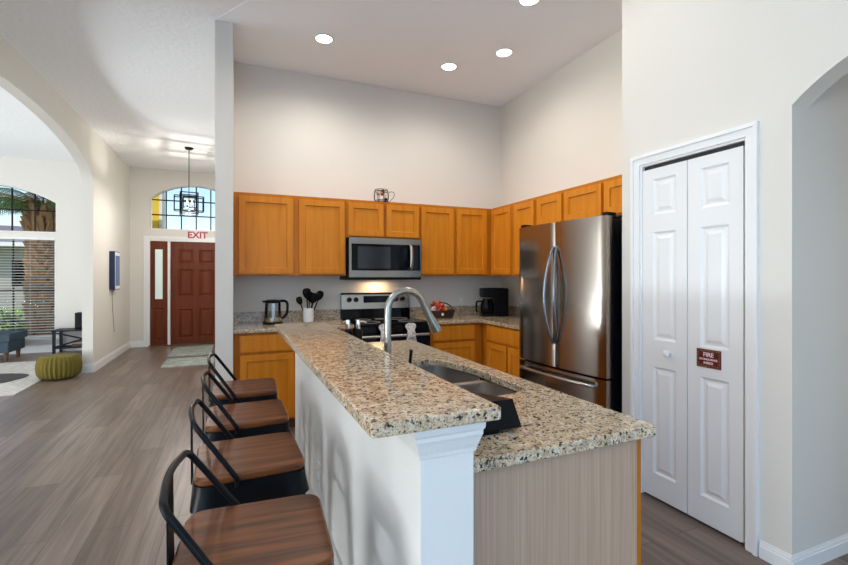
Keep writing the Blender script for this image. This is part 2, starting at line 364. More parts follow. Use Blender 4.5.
def baseboard(name, a, b, h, t, side):
    """board along a->b (2D); side=+1 puts thickness left of direction"""
    a = Vector(a); b = Vector(b); d = (b-a).normalized(); n = Vector((-d.y, d.x))*side
    mb = MB()
    for (t0, z0, z1) in ((t, 0, h*.72), (t*.7, h*.72, h*.88), (t*.4, h*.88, h)):
        p = [a, b, b+n*t0, a+n*t0]
        mb.hexa([(v.x, v.y, z0) for v in p], [(v.x, v.y, z1) for v in p])
    return struct(name, mb, 'white')
baseboard('baseboard_left', (-1.89, 7.69), (-1.89, FY), .125, .016, -1)
baseboard('baseboard_jamb', (-2.02, 7.69), (-1.874, 7.69), .125, .016, -1)
baseboard('baseboard_front', (-7.4, FY), (-2.02, FY), .125, .016, -1)
baseboard('baseboard_entry', (-1.89, FY), (-1.66, FY), .125, .016, -1)
baseboard('baseboard_partition', (-.165, 4.02), (-.03, 4.02), .10, .014, -1)
baseboard('baseboard_pantry', (2.36, 1.246), (2.36, 1.378), .082, .016, 1)
baseboard('baseboard_hallway', (2.344, 1.246), (5.7, 1.246), .082, .016, -1)
baseboard('baseboard_island', (.378, .925), (.378, 2.95), .08, .012, 1)

# ------------------------------------------------------------------ windows of the front wall
def window_arched(name, W, nx, zs, y):
    cx, hw, z0, zsp, rise = W
    o = struct(name, slab([(cx-hw, z0), (cx+hw, z0)]+arc(cx, hw, zsp, rise), [[(cx-hw+.022, z0+.022), (cx+hw-.022, z0+.022)]+arc(cx, hw-.022, zsp, rise-.012)], .05, XZ(y)), 'white')
    mt = MB(); Rr = (hw*hw+rise*rise)/(2*rise); zt = lambda x: zsp+rise-Rr+math.sqrt(Rr*Rr-(x-cx)**2)
    for i in range(1, nx):
        x = cx-hw+2*hw*i/nx; mt.box((x-.011, y+.01, z0), (x+.011, y+.03, zt(x)-.01))
    for z in zs:
        hx = hw-.01 if z < zsp else math.sqrt(max(0, Rr*Rr-(z-zsp-rise+Rr)**2))
        mt.box((cx-hx, y+.008, z-.011), (cx+hx, y+.028, z+.011))
    ring = arc(cx, hw-.014, zsp, rise-.008)
    mt.tube([(p[0], y+.01, p[1]) for p in ring], .011, 6)
    mt.build('muntins', 'black', o)
    slab([(cx-hw+.01, z0+.01), (cx+hw-.01, z0+.01)]+arc(cx, hw-.01, zsp, rise-.006), [], .005, XZ(y+.034)).build('glass_pane', 'glass', o)
    return o
window_arched('window_1', TR, 6, (2.573, 2.866), FY+.06)
window_arched('window_2', LW, 6, (2.548,), FY+.06)
w3 = struct('window_3', slab([(-4.97, .26), (-3.03, .26), (-3.03, 2.06), (-4.97, 2.06)], [[(-4.93, .30), (-3.07, .30), (-3.07, 2.02), (-4.93, 2.02)]], .05, XZ(FY+.07)), 'white')
mt = MB().box((-4.95, FY+.08, 1.10), (-3.05, FY+.11, 1.135)); [mt.box((x-.011, FY+.085, .28), (x+.011, FY+.105, 2.04)) for x in (-4.325, -3.665)]; mt.build('muntins', 'black', w3)
MB().box((-4.95, FY+.112, .28), (-3.05, FY+.116, 2.04)).build('glass_pane', 'glass', w3)
struct('trim_2', MB().box((-5.05, FY-.05, .225), (-2.95, FY+.07, .26), .006).box((-5.0, FY-.012, .165), (-3.0, FY, .225)), 'white')
bl = thing('window_blind', (-4.0, FY+.03, 2.06), 'white horizontal slat blind hanging open in the lower living room window', 'blind')
mb = MB()
for k in range(36):
    z = 2.0-k*.0485
    mb.xf(Matrix()); a = R(8); c, s_ = math.cos(a)*.023, math.sin(a)*.023; y = FY+.03
    mb.hexa([(-4.96, y-c, z-s_), (-3.04, y-c, z-s_), (-3.04, y+c, z+s_), (-4.96, y+c, z+s_)], [(-4.96, y-c, z-s_+.0025), (-3.04, y-c, z-s_+.0025), (-3.04, y+c, z+s_+.0025), (-4.96, y+c, z+s_+.0025)])
mb.build('slats', 'blind', bl, world=True)
MB().box((-4.965, FY+.005, 2.02), (-3.035, FY+.055, 2.06)).build('head_rail', 'blind', bl, world=True)
MB().box((-4.96, FY+.008, .268), (-3.04, FY+.052, .29)).build('bottom_rail', 'blind', bl, world=True)
mb = MB(); [mb.tube([(x, FY+.004, 2.02), (x, FY+.004, .28)], .002, 5) for x in (-4.6, -4.0, -3.4)]; mb.build('ladder_cord', 'blind', bl, world=True)

# ------------------------------------------------------------------ entry door unit
d1 = struct('door_1', slab([(-1.60, 0), (-1.60, 2.10), (.09, 2.10), (.09, 0), (.05, 0), (.05, 2.055), (-.27, 2.055), (-.27, 0), (-.305, 0), (-.305, 2.055), (-1.215, 2.055), (-1.215, 0), (-1.26, 0), (-1.26, 2.055), (-1.56, 2.055), (-1.56, 0)], [], .12, XZ(FY+.01)), 'white')
struct('trim_3', slab([(-1.66, 0), (-1.66, 2.15), (.15, 2.15), (.15, 0), (.09, 0), (.09, 2.095), (-1.60, 2.095), (-1.60, 0)], [], .016, XZ(FY-.016)), 'white')
def local(mb, x, y, z=0): return mb.xf(Matrix.Translation((x, y, z)))
pr = []
for a, b in ((.14, .40), (.51, .77)):
    pr += [(a, .14, b, .71), (a, .97, b, 1.50), (a, 1.63, b, 1.90)]
leaf = local(panel_face(MB(), 0, 0, .906, 2.05, .04, pr, .014, .022, .016, .014), -1.213, FY+.07).build('leaf', 'mahog', d1)
MB().tube([(-.36, FY+.03, 1.0), (-.36, FY-.01, 1.0)], [.012, .012]).lathe([(.02, 0), (.03, .01), (.03, .025), (.012, .035)], (-.36, FY-.03, .98)).build('door_knob', 'nickel', leaf, smooth=True)
mb = MB(); [mb.box((-1.222, FY+.012, z), (-1.206, FY+.03, z+.1)) for z in (.2, 1.0, 1.75)]; mb.build('hinge', 'nickel', leaf)
for i, x in enumerate((-1.558, -.268)):
    f = local(panel_face(MB(), 0, 0, .296, 2.05, .04, [(.055, .10, .24, .74)], .012, .012, .008, .02), x, FY+.07).build('sidelight', 'mahog', d1)
    MB().box((x+.06, FY+.018, .88), (x+.235, FY+.031, 1.93), .004).build('glass_surround', 'mahog', f)
    MB().box((x+.085, FY+.012, .92), (x+.212, FY+.02, 1.89)).build('glass_pane', 'fglass_glow', f)
struct('trim_4', MB().box((-1.58, FY-.01, 0), (.07, FY+.13, .018)), 'toe')

# ------------------------------------------------------------------ pantry bifold door
XT = 2.36
d2 = struct('door_2', slab([(1.438, 0), (1.438, 2.07), (2.088, 2.07), (2.088, 0), (2.073, 0), (2.073, 2.055), (1.453, 2.055), (1.453, 0)], [], .12, YZ(XT)), 'white')
struct('trim_5', slab([(1.385, 0), (1.385, 2.128), (2.145, 2.128), (2.145, 0), (2.085, 0), (2.085, 2.068), (1.443, 2.068), (1.443, 0)], [], .012, YZ(XT-.012))
   , 'white')
struct('trim_6', slab([(1.385, 0), (1.385, 2.128), (2.145, 2.128), (2.145, 0), (2.125, 0), (2.125, 2.108), (1.405, 2.108), (1.405, 0)], [], .010, YZ(XT-.022)), 'white')
for i, y1 in enumerate((2.072, 1.766)):
    w_ = .3015; rects = [(.075, .145, .232, .80), (.075, .965, .232, 1.625), (.075, 1.73, .232, 1.95)]
    mb = panel_face(MB(), 0, 0, w_, 2.015, .03, rects, .012, .009, .007, .012)
    mb.xf(Matrix.Translation((XT+.035, y1, .015)) @ Matrix.Rotation(R(-90), 4, 'Z'))
    lf = mb.build('door_leaf', 'pantry', d2)
    if i == 0:
        k = MB().lathe([(.009, 0), (.009, .012), (.019, .02), (.021, .03), (.015, .038), (.004, .041)], n=20)
        k.xf(Matrix.Translation((XT+.005, 1.885, .91)) @ Matrix.Rotation(R(-90), 4, 'Y')); k.build('door_knob', 'white', lf, smooth=True)
MB().box((XT+.02, 1.455, 2.035), (XT+.045, 2.071, 2.055)).build('track', 'dark', d2)
MB().box((XT+.0, 1.453, 0), (XT+.09, 1.47, .02)).build('floor_bracket', 'nickel', d2)
struct('wall_pantry_interior', MB().box((2.6, 1.37, 0), (2.62, 2.13, 2.3)), 'dark')

# sign on the pantry door
def face_left(y, z, x): return Matrix(((0, 0, -1, x), (-1, 0, 0, y), (0, 1, 0, z), (0, 0, 0, 1)))   # local x -> -y, local y -> z, local z -> -x
fs = thing('door_sign', (XT+.002, 1.642, .921), 'small maroon fire sign with pale lettering on the white pantry door', 'sign')
MB().box((XT-.001, 1.575, .871), (XT+.0048, 1.709, .971), .001).build('board', 'maroon', fs, world=True)
slab([(-.0655, -.049), (.0655, -.049), (.0655, .049), (-.0655, .049)], [[(-.056, -.036), (.056, -.036), (.056, .036), (-.056, .036)]], .0008, face_left(1.642, .921, XT-.0008)).build('flecked_border', 'fleck', fs, world=True)
for s_, sz, dz in (('FIRE', .032, .010), ('EXTINGUISHER', .0148, -.0095), ('INSIDE', .018, -.030)):
    text_mb(s_, sz).xf(face_left(1.642, .921+dz, XT-.0014)).build('lettering', 'signtxt', fs, world=True)

# ------------------------------------------------------------------ exit sign
ex = thing('exit_sign', (-.73, FY-.02, 2.19), 'small white exit sign with dark red letters above the mahogany entry door', 'sign')
MB().box((-.885, FY-.028, 2.125), (-.575, FY-.001, 2.262), .003).build('board', 'exitb', ex, world=True)
text_mb('EXIT', .175, .002).xf(Matrix(((1, 0, 0, -.73), (0, 0, -1, FY-.030), (0, 1, 0, 2.131), (0, 0, 0, 1)))).build('lettering', 'exitr', ex, world=True)

# ------------------------------------------------------------------ cabinets
def cabinet(name, loc, rz, w, d, z0, z1, doors, drawers, label, group, toe=False, side='oak_shaded'):
    t = thing(name, loc, label, 'cabinet', rz, group)
    mb = MB(); tk = .10 if toe else 0
    mb.box((0, .02, z0+tk), (w, d, z1))
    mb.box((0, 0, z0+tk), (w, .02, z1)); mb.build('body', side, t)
    if toe: MB().box((.0, .07, 0), (w, d, tk)).build('toe_kick', 'toe', t)
    for (x0, x1, a, b) in doors:
        ww, hh = x1-x0, b-a; fr = min(.055, ww*.2)
        panel_face(MB(), x0, a, ww, hh, .022, [(fr, fr, ww-fr, hh-fr)], .005, .012).build('door', 'oak', t)
    for (x0, x1, a, b) in drawers:
        panel_face(MB(), x0, a, x1-x0, b-a, .019, [(.012, .012, x1-x0-.012, b-a-.012)], .004, -.002).build('drawer_front', 'oak', t)
    return t
GU = 'upper kitchen cabinets'; GB = 'lower kitchen cabinets'
UB, UT = 1.372, 2.134
cabinet('upper_cabinet', (-.028, 4.40, 0), 0, 1.026, .325, UB, UT, [(.045, .519, UB+.02, UT-.03), (.574, 1.012, UB+.02, UT-.03)], [], 'tall double honey wood upper cabinet left of the microwave', GU)
cabinet('upper_cabinet', (1.0, 4.40, 0), 0, .79, .325, 1.753, UT, [(.02, .384, 1.772, UT-.03), (.416, .772, 1.772, UT-.03)], [], 'short honey wood upper cabinet directly above the microwave', GU)
cabinet('upper_cabinet', (1.792, 4.40, 0), 0, .876, .325, UB, UT, [(.014, .393, UB+.02, UT-.03), (.430, .81, UB+.02, UT-.03)], [], 'tall double honey wood upper cabinet between microwave and corner', GU)
cabinet('upper_cabinet', (2.67, 4.72, 0), R(-90), 1.17, .325, UB, UT, [(.36, .737, UB+.02, UT-.03), (.80, 1.135, UB+.02, UT-.03)], [], 'tall honey wood corner cabinet on the right wall, left of the fridge', GU)
cabinet('upper_cabinet', (2.67, 3.548, 0), R(-90), .385, .325, 1.829, UT, [(.02, .365, 1.847, UT-.03)], [], 'small single-door honey wood cabinet above the left side of fridge', GU)
cabinet('upper_cabinet', (2.67, 3.161, 0), R(-90), .915, .325, 1.829, UT, [(.015, .446, 1.847, UT-.03), (.478, .90, 1.847, UT-.03)], [], 'double-door honey wood cabinet above the right side of fridge', GU)
BT = .88
cabinet('base_cabinet', (-.028, 4.13, 0), 0, 1.028, .59, 0, BT, [(.05, .50, .12, .69), (.53, 1.0, .12, .69)], [(.05, .50, .715, .86), (.53, 1.0, .715, .86)], 'honey wood base cabinet against the partition, under the kettle', GB, True)
cabinet('base_cabinet', (1.79, 4.13, 0), 0, .60, .59, 0, BT, [(.03, .51, .12, .69)], [(.03, .51, .715, .86)], 'honey wood base cabinet just right of the range', GB, True)
cabinet('base_cabinet', (2.40, 4.72, 0), R(-90), 1.475, .59, 0, BT, [(.71, 1.07, .12, .69), (1.10, 1.45, .12, .69)], [(.71, 1.45, .715, .86)], 'honey wood corner base cabinet below the coffee maker', GB, True)

# worktops along the walls
ct = tag(slab([(-.03, 4.09), (1.005, 4.09), (1.005, 4.73), (-.03, 4.73)], [], .034, XY(.881), .006).build('worktop', 'granite'), 'speckled granite worktop left of the range, under kettle and crock', 'countertop', 'granite worktops')
MB().box((-.03, 4.708, .915), (1.005, 4.73, 1.017), .002).box((-.03, 4.12, .915), (-.008, 4.708, 1.017), .002).build('backsplash', 'granite', ct)
ct = tag(slab([(1.785, 4.09), (2.33, 4.09), (2.365, 4.055), (2.365, 3.24), (3.0, 3.24), (3.0, 4.73), (1.785, 4.73)], [], .034, XY(.881), .006).build('worktop', 'granite'), 'L-shaped speckled granite worktop in the corner under the coffee maker', 'countertop', 'granite worktops')
MB().box((1.785, 4.708, .915), (3.0, 4.73, 1.017), .002).box((2.978, 3.24, .915), (3.0, 4.708, 1.017), .002).build('backsplash', 'granite', ct)

# ------------------------------------------------------------------ island
iw = thing('island_knee_wall', (.449, 1.94, 0), 'white raised knee wall of the island with stepped moulding under bar top', 'half wall')
MB().box((.378, .925, 0), (.513, 2.95, 1.036)).build('wall_core', 'knee', iw, world=True)
mb = MB(); x0, x1, y0, y1 = .378, .513, .925, 2.95
prof = [(.0, .958), (.005, .961), (.006, .970), (.009, .978), (.015, .996), (.018, 1.003), (.018, 1.012), (.022, 1.018), (.023, 1.036)]
mb.loops([[(x0-o, y0-o, z), (x1+o*.9, y0-o, z), (x1+o*.9, y1+o*.3, z), (x0-o, y1+o*.3, z)] for o, z in prof]); mb.build('moulding', 'knee', iw, world=True)
bt = tag(slab(rrect(.252, .885, .566, 2.965, .008), [], .031, XY(1.0365), .004).build('granite_countertop', 'granite'), 'raised speckled granite bar top running along the island above the stools', 'countertop')
sink_out = fillet([(.70, 1.455, 0), (1.01, 1.455, 0), (1.095, 1.51, 0), (1.095, 1.97, 0), (1.02, 2.24, 0), (.86, 2.20, 0), (.70, 2.16, 0)], .07, 6, True)
ictop = tag(slab([(.514, .968), (1.172, .968), (1.184, .98), (1.184, 2.97), (.514, 2.97)], [[(p.x, p.y) for p in sink_out][::-1]], .033, XY(.882), .004).build('island_worktop', 'granite'), 'lower speckled granite island worktop with the sink cutout', 'countertop')
ic = thing('island_cabinet', (1.148, 1.0, 0), 'island cabinet with pale wood end panel below lower granite worktop', 'cabinet', R(90))
MB().box((.003, .022, .10), (1.945, .61, .69)).box((.003, .022, .69), (.42, .61, .88)).box((1.28, .022, .69), (1.945, .61, .88)).build('body', 'oak_shaded', ic)
MB().box((0, 0, .10), (1.945, .022, .88)).build('face_frame', 'oak_shaded', ic)
MB().box((.003, .07, 0), (1.945, .61, .10)).build('toe_kick', 'toe', ic)
MB().box((-.006, .024, 0), (.003, .633, .88)).build('end_panel', 'panel', ic)
for x0 in (.03, .49, .96, 1.45):
    panel_face(MB(), x0, .12, .44, .57, .019, [(.055, .055, .385, .515)], .007, .009).build('door', 'oak', ic)
    panel_face(MB(), x0, .715, .44, .145, .019, [(.012, .012, .428, .133)], .004, -.002).build('drawer_front', 'oak', ic)

# sink
sk = thing('kitchen_sink', (.885, 1.84, .70), 'double-bowl stainless steel undermount sink in the island worktop', 'sink')
def bowl(x0, y0, x1, y1, z0, z1, r):
    t = .004; mb = MB()
    mb.loops([rrect(x0-t, y0-t, x1+t, y1+t, r, z1), rrect(x0-t, y0-t, x1+t, y1+t, r, z0-t)], False, True)
    mb.loops([rrect(x0-t, y0-t, x1+t, y1+t, r, z1), rrect(x0, y0, x1, y1, r, z1), rrect(x0+.004, y0+.004, x1-.004, y1-.004, r, z0+.03), rrect(x0+.03, y0+.03, x1-.03, y1-.03, r*.8, z0)], False, True)
    return mb
bowl(.705, 1.455, 1.092, 1.795, .71, .880, .07).build('bowl', 'sinks', sk, world=True, smooth=True)
bowl(.705, 1.825, 1.092, 2.24, .69, .880, .08).build('bowl', 'sinks', sk, world=True, smooth=True)
MB().box((.70, 1.792, .868), (1.09, 1.829, .8795), .004).build('divider', 'sinks', sk, world=True)
for y in (1.63, 2.02): MB().lathe([(.04, 0), (.045, .003), (.03, .004), (.02, .002)], (.88, y, .694 if y > 1.8 else .714), 20).build('drain', 'chrome', sk, world=True, smooth=True)

# faucet
fx, fy = .634, 1.89
fa = thing('kitchen_faucet', (fx, fy, .915), 'tall brushed nickel gooseneck faucet with pull-down spray head', 'faucet')
pts = [(fx, fy, .93), (fx, fy, 1.05), (fx, fy, 1.20)]
for k in range(1, 19):
    a = math.pi*k/18*.87; rr = .088; pts.append((fx+rr-rr*math.cos(a), fy, 1.216+rr*math.sin(a)))
e = Vector(pts[-1]); dd = (e-Vector(pts[-2])).normalized()
MB().tube([*pts, e+dd*.012], .0158, 14).build('spout', 'nickel', fa, world=True, smooth=True)
mb = MB().tube([e+dd*.008, e+dd*.04, e+dd*.075, e+dd*.13, e+dd*.155], [.0162, .0172, .019, .0255, .0255], 16); mb.build('spray_head', 'nickel', fa, world=True, smooth=True)
MB().lathe([(.032, 0), (.032, .006), (.025, .012), (.022, .05), (.0165, .07)], (fx, fy, .915)).build('base', 'nickel', fa, world=True, smooth=True)
MB().lathe([(.020, 0), (.020, .03), (.012, .04)], (.64, 1.64, .915), 16).tube([(.64, 1.64, .95), (.64, 1.64, 1.03), (.645, 1.64, 1.08)], [.005, .006, .0075], 8).build('lever', 'black', fa, world=True, smooth=True)

# soap pumps at the far end
def pump(x, y, label, rz):
    t = thing('soap_dispenser', (x, y, .915), label, 'soap dispenser', rz, 'soap dispensers on the island')
    MB().lathe([(.024, 0), (.026, .004), (.026, .10), (.018, .118), (.013, .122)], (0, 0, 0), 18).build('bottle', 'black', t, smooth=True)
    MB().lathe([(.0135, .118), (.0135, .168), (.012, .178), (.005, .18)], (0, 0, 0), 16).tube([(0, 0, .165), (.03, 0, .168), (.055, 0, .158)], [.006, .005, .004], 8).build('pump', 'chrome', t, smooth=True)
pump(.678, 2.78, 'left of two black bottles with chrome pumps on the island', R(110))
pump(.738, 2.76, 'right of two black bottles with chrome pumps on the island', R(5))
# small black stand beside the sink
t = thing('countertop_caddy', (.68, 1.2, .915), 'small black wedge-shaped caddy on lower worktop beside the sink', 'caddy')
MB().hexa([(.59, 1.105, .916), (.70, 1.105, .916), (.70, 1.22, .916), (.59, 1.22, .916)], [(.59, 1.10, .93), (.705, 1.10, .93), (.705, 1.24, .93), (.59, 1.24, .93)]).build('base', 'black', t, world=True)
MB().hexa([(.585, 1.10, .925), (.778, 1.10, .925), (.782, 1.30, .925), (.585, 1.30, .925)], [(.59, 1.135, 1.0), (.770, 1.135, 1.0), (.782, 1.395, .957), (.60, 1.395, .957)]).build('box', 'black', t, world=True)

# outlets
def outlet(loc, rz, label, wide=.07):
    t = thing('wall_outlet', loc, label, 'outlet', rz, 'wall outlets')
    MB().box((-wide/2, -.006, -.058), (wide/2, 0, .058), .002).build('plate', 'plastic', t)
    sck = MB().box((-.0165, -.009, -.034), (.0165, -.005, .034), .002).build('socket', 'white', t)
    [MB().box((sx-.0012, -.0095, z-.006), (sx+.0012, -.0088, z+.006)).build('slot', 'dark', sck) for z in (-.022, .028) for sx in (-.006, .006)]
ol = outlet((.378, 2.11, .44), R(-90), 'outlet on the stool side of the island knee wall')
PV = Matrix.Translation((.5, .93, 0)) @ Matrix.Rotation(R(1.0), 4, 'Z') @ Matrix.Translation((-.5, -.93, 0))
for o in list(C.objects):
    if o.parent is None and o.name.split('.')[0] in ('island_knee_wall', 'granite_countertop', 'island_worktop', 'island_cabinet', 'kitchen_sink', 'kitchen_faucet', 'soap_dispenser', 'countertop_caddy', 'wall_outlet', 'baseboard_island'):
        o.matrix_basis = PV @ Matrix.LocRotScale(o.location, o.rotation_euler, None)
outlet((.46, 4.73, 1.115), 0, 'wall outlet just behind and right of the kettle')
outlet((2.455, 4.73, 1.09), 0, 'wall outlet left of the black coffee maker')
outlet((-1.89, 8.84, .42), R(90), 'outlet low on the left hall wall at the end of a hanging cord')

# ------------------------------------------------------------------ range
rg = thing('kitchen_range', (1.393, 4.4, 0), 'freestanding stainless steel and black glass electric range', 'stove')
MB().box((1.012, 4.10, .06), (1.776, 4.70, .90)).build('body', 'black', rg, world=True)
MB().box((1.010, 4.085, .90), (1.778, 4.66, .918), .004).build('cooktop', 'bglass', rg, world=True)
for x, y, r in ((1.20, 4.24, .10), (1.58, 4.24, .08), (1.20, 4.50, .08), (1.58, 4.50, .10), (1.39, 4.53, .05)):
    MB().tube([(x+r*math.cos(a), y+r*math.sin(a), .9185) for a in [2*math.pi*i/32 for i in range(32)]], .0015, 5, True).build('burner', 'cord', rg, world=True)
bgd = MB().hexa([(1.012, 4.655, .918), (1.776, 4.655, .918), (1.776, 4.72, .918), (1.012, 4.72, .918)], [(1.012, 4.665, 1.02), (1.776, 4.665, 1.02), (1.776, 4.72, 1.02), (1.012, 4.72, 1.02)]).build('backguard_base', 'bglass', rg, world=True)
bp = MB().hexa([(1.012, 4.650, 1.02), (1.776, 4.650, 1.02), (1.776, 4.72, 1.02), (1.012, 4.72, 1.02)], [(1.012, 4.675, 1.178), (1.776, 4.675, 1.178), (1.776, 4.72, 1.178), (1.012, 4.72, 1.178)]).build('control_panel', 'steel', rg, world=True)
MB().box((1.012, 4.655, 1.175), (1.776, 4.722, 1.19), .004).build('top_cap', 'black', rg, world=True)
MB().hexa([(1.25, 4.654, 1.085), (1.535, 4.654, 1.085), (1.535, 4.68, 1.085), (1.25, 4.68, 1.085)], [(1.25, 4.664, 1.155), (1.535, 4.664, 1.155), (1.535, 4.69, 1.155), (1.25, 4.69, 1.155)]).build('display', 'teal', bp)
for o in (bp.children[0],): o.data.transform(base_mw(rg).inverted())
for x in (1.095, 1.168, 1.615, 1.69):
    k = MB().lathe([(.026, 0), (.026, .006), (.022, .010), (.020, .028), (.017, .031)], n=18); k.box((-.004, -.02, .028), (.004, .02, .037))
    k.xf(Matrix.Translation((x-1.393, 4.661-4.4, 1.118)) @ Matrix.Rotation(R(81), 4, 'X')); k.build('knob', 'black', bp, smooth=True)
MB().box((1.016, 4.075, .83), (1.772, 4.10, .895), .004).build('front_trim', 'bglass', rg, world=True)
od = MB().box((1.016, 4.070, .26), (1.772, 4.10, .825), .006).build('oven_door', 'bglass', rg, world=True)
MB().tube([(1.05, 4.03, .80), (1.74, 4.03, .80)], .015, 12).box((1.07, 4.03, .79), (1.10, 4.075, .81)).box((1.69, 4.03, .79), (1.72, 4.075, .81)).build('handle', 'steel', od, smooth=True).data.transform(base_mw(rg).inverted())
MB().box((1.016, 4.075, .07), (1.772, 4.10, .25), .006).build('storage_drawer', 'steel', rg, world=True)
def towel(xc, hw, label):
    t = thing('hand_towel', (xc, 4.03, .80), label, 'towel', 0, 'towels on the oven handle')
    mb = MB(); rows = [(.42, hw, -.024), (.60, hw*.95, -.026), (.74, hw*.75, -.028), (.79, hw*.6, -.026)]
    n = 14
    def ring(z, h, y):
        f = [(xc-h+2*h*i/(n-1), 4.03+y+.006*math.sin(i*1.9), z) for i in range(n)]
        return f+[(p[0], p[1]+.008, p[2]) for p in f[::-1]]
    mb.loops([ring(*r) for r in rows]); mb.build('cloth', 'towel', t, world=True, smooth=True)
    mb = MB(); pr = [(hw*.6, -.026, .785), (hw*.62, -.024, .82), (hw*.55, -.010, .85), (hw*.85, .0, .885), (hw*.75, .006, .905), (hw*.3, .01, .915)]
    mb.loops([[(xc+h*math.cos(2*math.pi*i/16), 4.025+y+.012*math.sin(2*math.pi*i/16)*(1+.3*math.sin(i*3)), z+.004*math.sin(i*2.3)) for i in range(16)] for h, y, z in pr]); mb.build('gathered_top', 'towel', t, world=True, smooth=True)
towel(1.285, .075, 'patterned towel on the left half of the oven handle')
towel(1.545, .068, 'patterned towel on the right half of the oven handle')

# ------------------------------------------------------------------ microwave
mw = thing('microwave', (1.393, 4.5, 1.34), 'stainless over-the-range microwave with black glass door', 'microwave')
MB().box((1.008, 4.345, 1.352), (1.778, 4.72, 1.752)).build('body', 'black', mw, world=True)
dm = slab([(1.012, 1.358), (1.755, 1.358), (1.776, 1.378), (1.776, 1.750), (1.012, 1.750)], [[(1.035, 1.425), (1.762, 1.425), (1.762, 1.690), (1.035, 1.690)]], .03, XZ(4.315)).build('door_frame', 'steelk', mw, world=True)
MB().box((1.034, 4.325, 1.424), (1.763, 4.344, 1.691)).build('door_glass', 'bglass', mw, world=True)
MB().box((1.10, 4.3235, 1.445), (1.44, 4.326, 1.665)).build('window', 'winrefl', mw, world=True)
hd = [(1.655, 4.315, 1.43), (1.655, 4.285, 1.455), (1.655, 4.275, 1.56), (1.655, 4.285, 1.66), (1.655, 4.315, 1.685)]
MB().tube(fillet(hd, .03, 5), .011, 10, flat=1.5).build('handle', 'steel', mw, world=True, smooth=True)
MB().box((1.69, 4.3225, 1.445), (1.752, 4.326, 1.67)).build('control_panel', 'teal', mw, world=True)
MB().box((.998, 4.33, 1.332), (1.775, 4.70, 1.352)).build('base_vent', 'black', mw, world=True)
MB().box((1.25, 4.60, 1.330), (1.53, 4.66, 1.3325)).build('task_lamp', 'hood', mw, world=True)
light('hood_light', 'AREA', (1.393-1.393, 4.62-4.5, -.013), (R(-8), 0, 0), 1.3, (1, .66, .36), .12, .06, parent=mw)

# ------------------------------------------------------------------ fridge (slightly turned)
FA = R(4); fr = thing('refrigerator', (2.262, 2.275, 0), 'tall stainless French door refrigerator with bottom freezer drawer', 'refrigerator', R(-90)+FA)
# local: x runs from right end (near pantry) ... negative x goes away (+Y); front at y=0 facing -y
W = .905
MB().box((-W, .065, .02), (0, .64, 1.755), .006).build('body', 'black', fr)
MB().box((-W+.03, .05, .0), (-.03, .6, .03)).build('kick_plate', 'black', fr)
def curved_door(x0, x1, z0, z1, bul=.022, m='steelv', name='door'):
    n = 14; f = []
    for i in range(n+1):
        x = x0+(x1-x0)*i/n; c = (x+W/2)/(W/2); f.append((x, -bul*(1-c*c)))
    f[0] = (f[0][0], f[0][1]+.006); f[-1] = (f[-1][0], f[-1][1]+.006)
    ring = lambda z: [(x, y, z) for x, y in f]+[(x1, .06, z), (x0, .06, z)]
    return MB().loops([ring(z0), ring(z1)]).build(name, m, fr, smooth=True)
dl = curved_door(-W, -W/2-.003, .685, 1.775); drr = curved_door(-W/2+.003, 0, .685, 1.775); fz = curved_door(-W, 0, .05, .67, name='freezer_drawer')
for sg, par in ((-1, dl), (1, drr)):
    hp = [(-W/2+sg*(.018+.034*math.sin(math.pi*i/16)), -.020-.062*math.sin(math.pi*i/16)**.7, .86+.73*i/16) for i in range(17)]
    MB().tube(hp, [.011]*17, 10).build('handle', 'dsteel', par, smooth=True)
MB().tube(fillet([(-.08, -.005, .62), (-.09, -.055, .625), (-W/2, -.085, .625), (-W+.09, -.055, .625), (-W+.08, -.005, .62)], [0, .02, .3, .02, 0], 8), .013, 10).build('handle', 'steel', fz, smooth=True)
for x in (-.05, -W+.003): MB().box((x, .02, 1.756), (x+.047, .10, 1.80), .004).build('hinge_cover', 'black', fr)
MB().box((-.30, -.0155, 1.72), (-.24, -.012, 1.727)).build('badge', 'chrome', drr)

# ------------------------------------------------------------------ counter items
kt = thing('electric_kettle', (.315, 4.47, .915), 'glass and steel electric kettle with black handle on left worktop', 'kettle')
MB().lathe([(.090, 0), (.092, .006), (.090, .018), (.070, .022)], n=28).build('power_base', 'black', kt, smooth=True)
MB().lathe([(.078, .022), (.080, .03), (.079, .062), (.077, .064)], n=28).build('steel_band', 'steel', kt, smooth=True)
MB().lathe([(.076, .064), (.070, .20)], n=28, cap0=False, cap1=False).build('glass_jug', 'kglass', kt, smooth=True)
MB().box((-.014, -.0775, .06), (.014, -.069, .2), .002).build('steel_strip', 'steel', kt)
MB().lathe([(.072, .20), (.074, .205), (.072, .222), (.05, .230), (.012, .232)], n=28).hexa([(-.09, -.02, .205), (-.06, -.025, .205), (-.06, .025, .205), (-.09, .02, .205)], [(-.10, -.012, .222), (-.06, -.02, .222), (-.06, .02, .222), (-.10, .012, .222)]).build('lid', 'black', kt, smooth=True)
MB().tube(fillet([(.06, 0, .218), (.115, 0, .218), (.135, 0, .19), (.130, 0, .10), (.10, 0, .06), (.075, 0, .055)], .03, 5), .012, 10).build('handle', 'black', kt, smooth=True)
cr = thing('utensil_crock', (.655, 4.55, .915), 'white ceramic crock holding black kitchen utensils, left of the range', 'crock')
MB().lathe([(.048, 0), (.052, .004), (.053, .135), (.050, .137), (.048, .132), (.047, .01)], n=28, cap1=True).build('crock_body', 'white_cer', cr, smooth=True)
UL = ['black ladle with long handle leaning far left in the white crock', 'black slotted spoon upright in the middle of the white crock', 'black spatula leaning right in the white crock', 'black pasta server leaning farthest right in the crock', 'black solid spoon standing behind others in the crock', 'black flat turner leaning towards the wall in the crock']
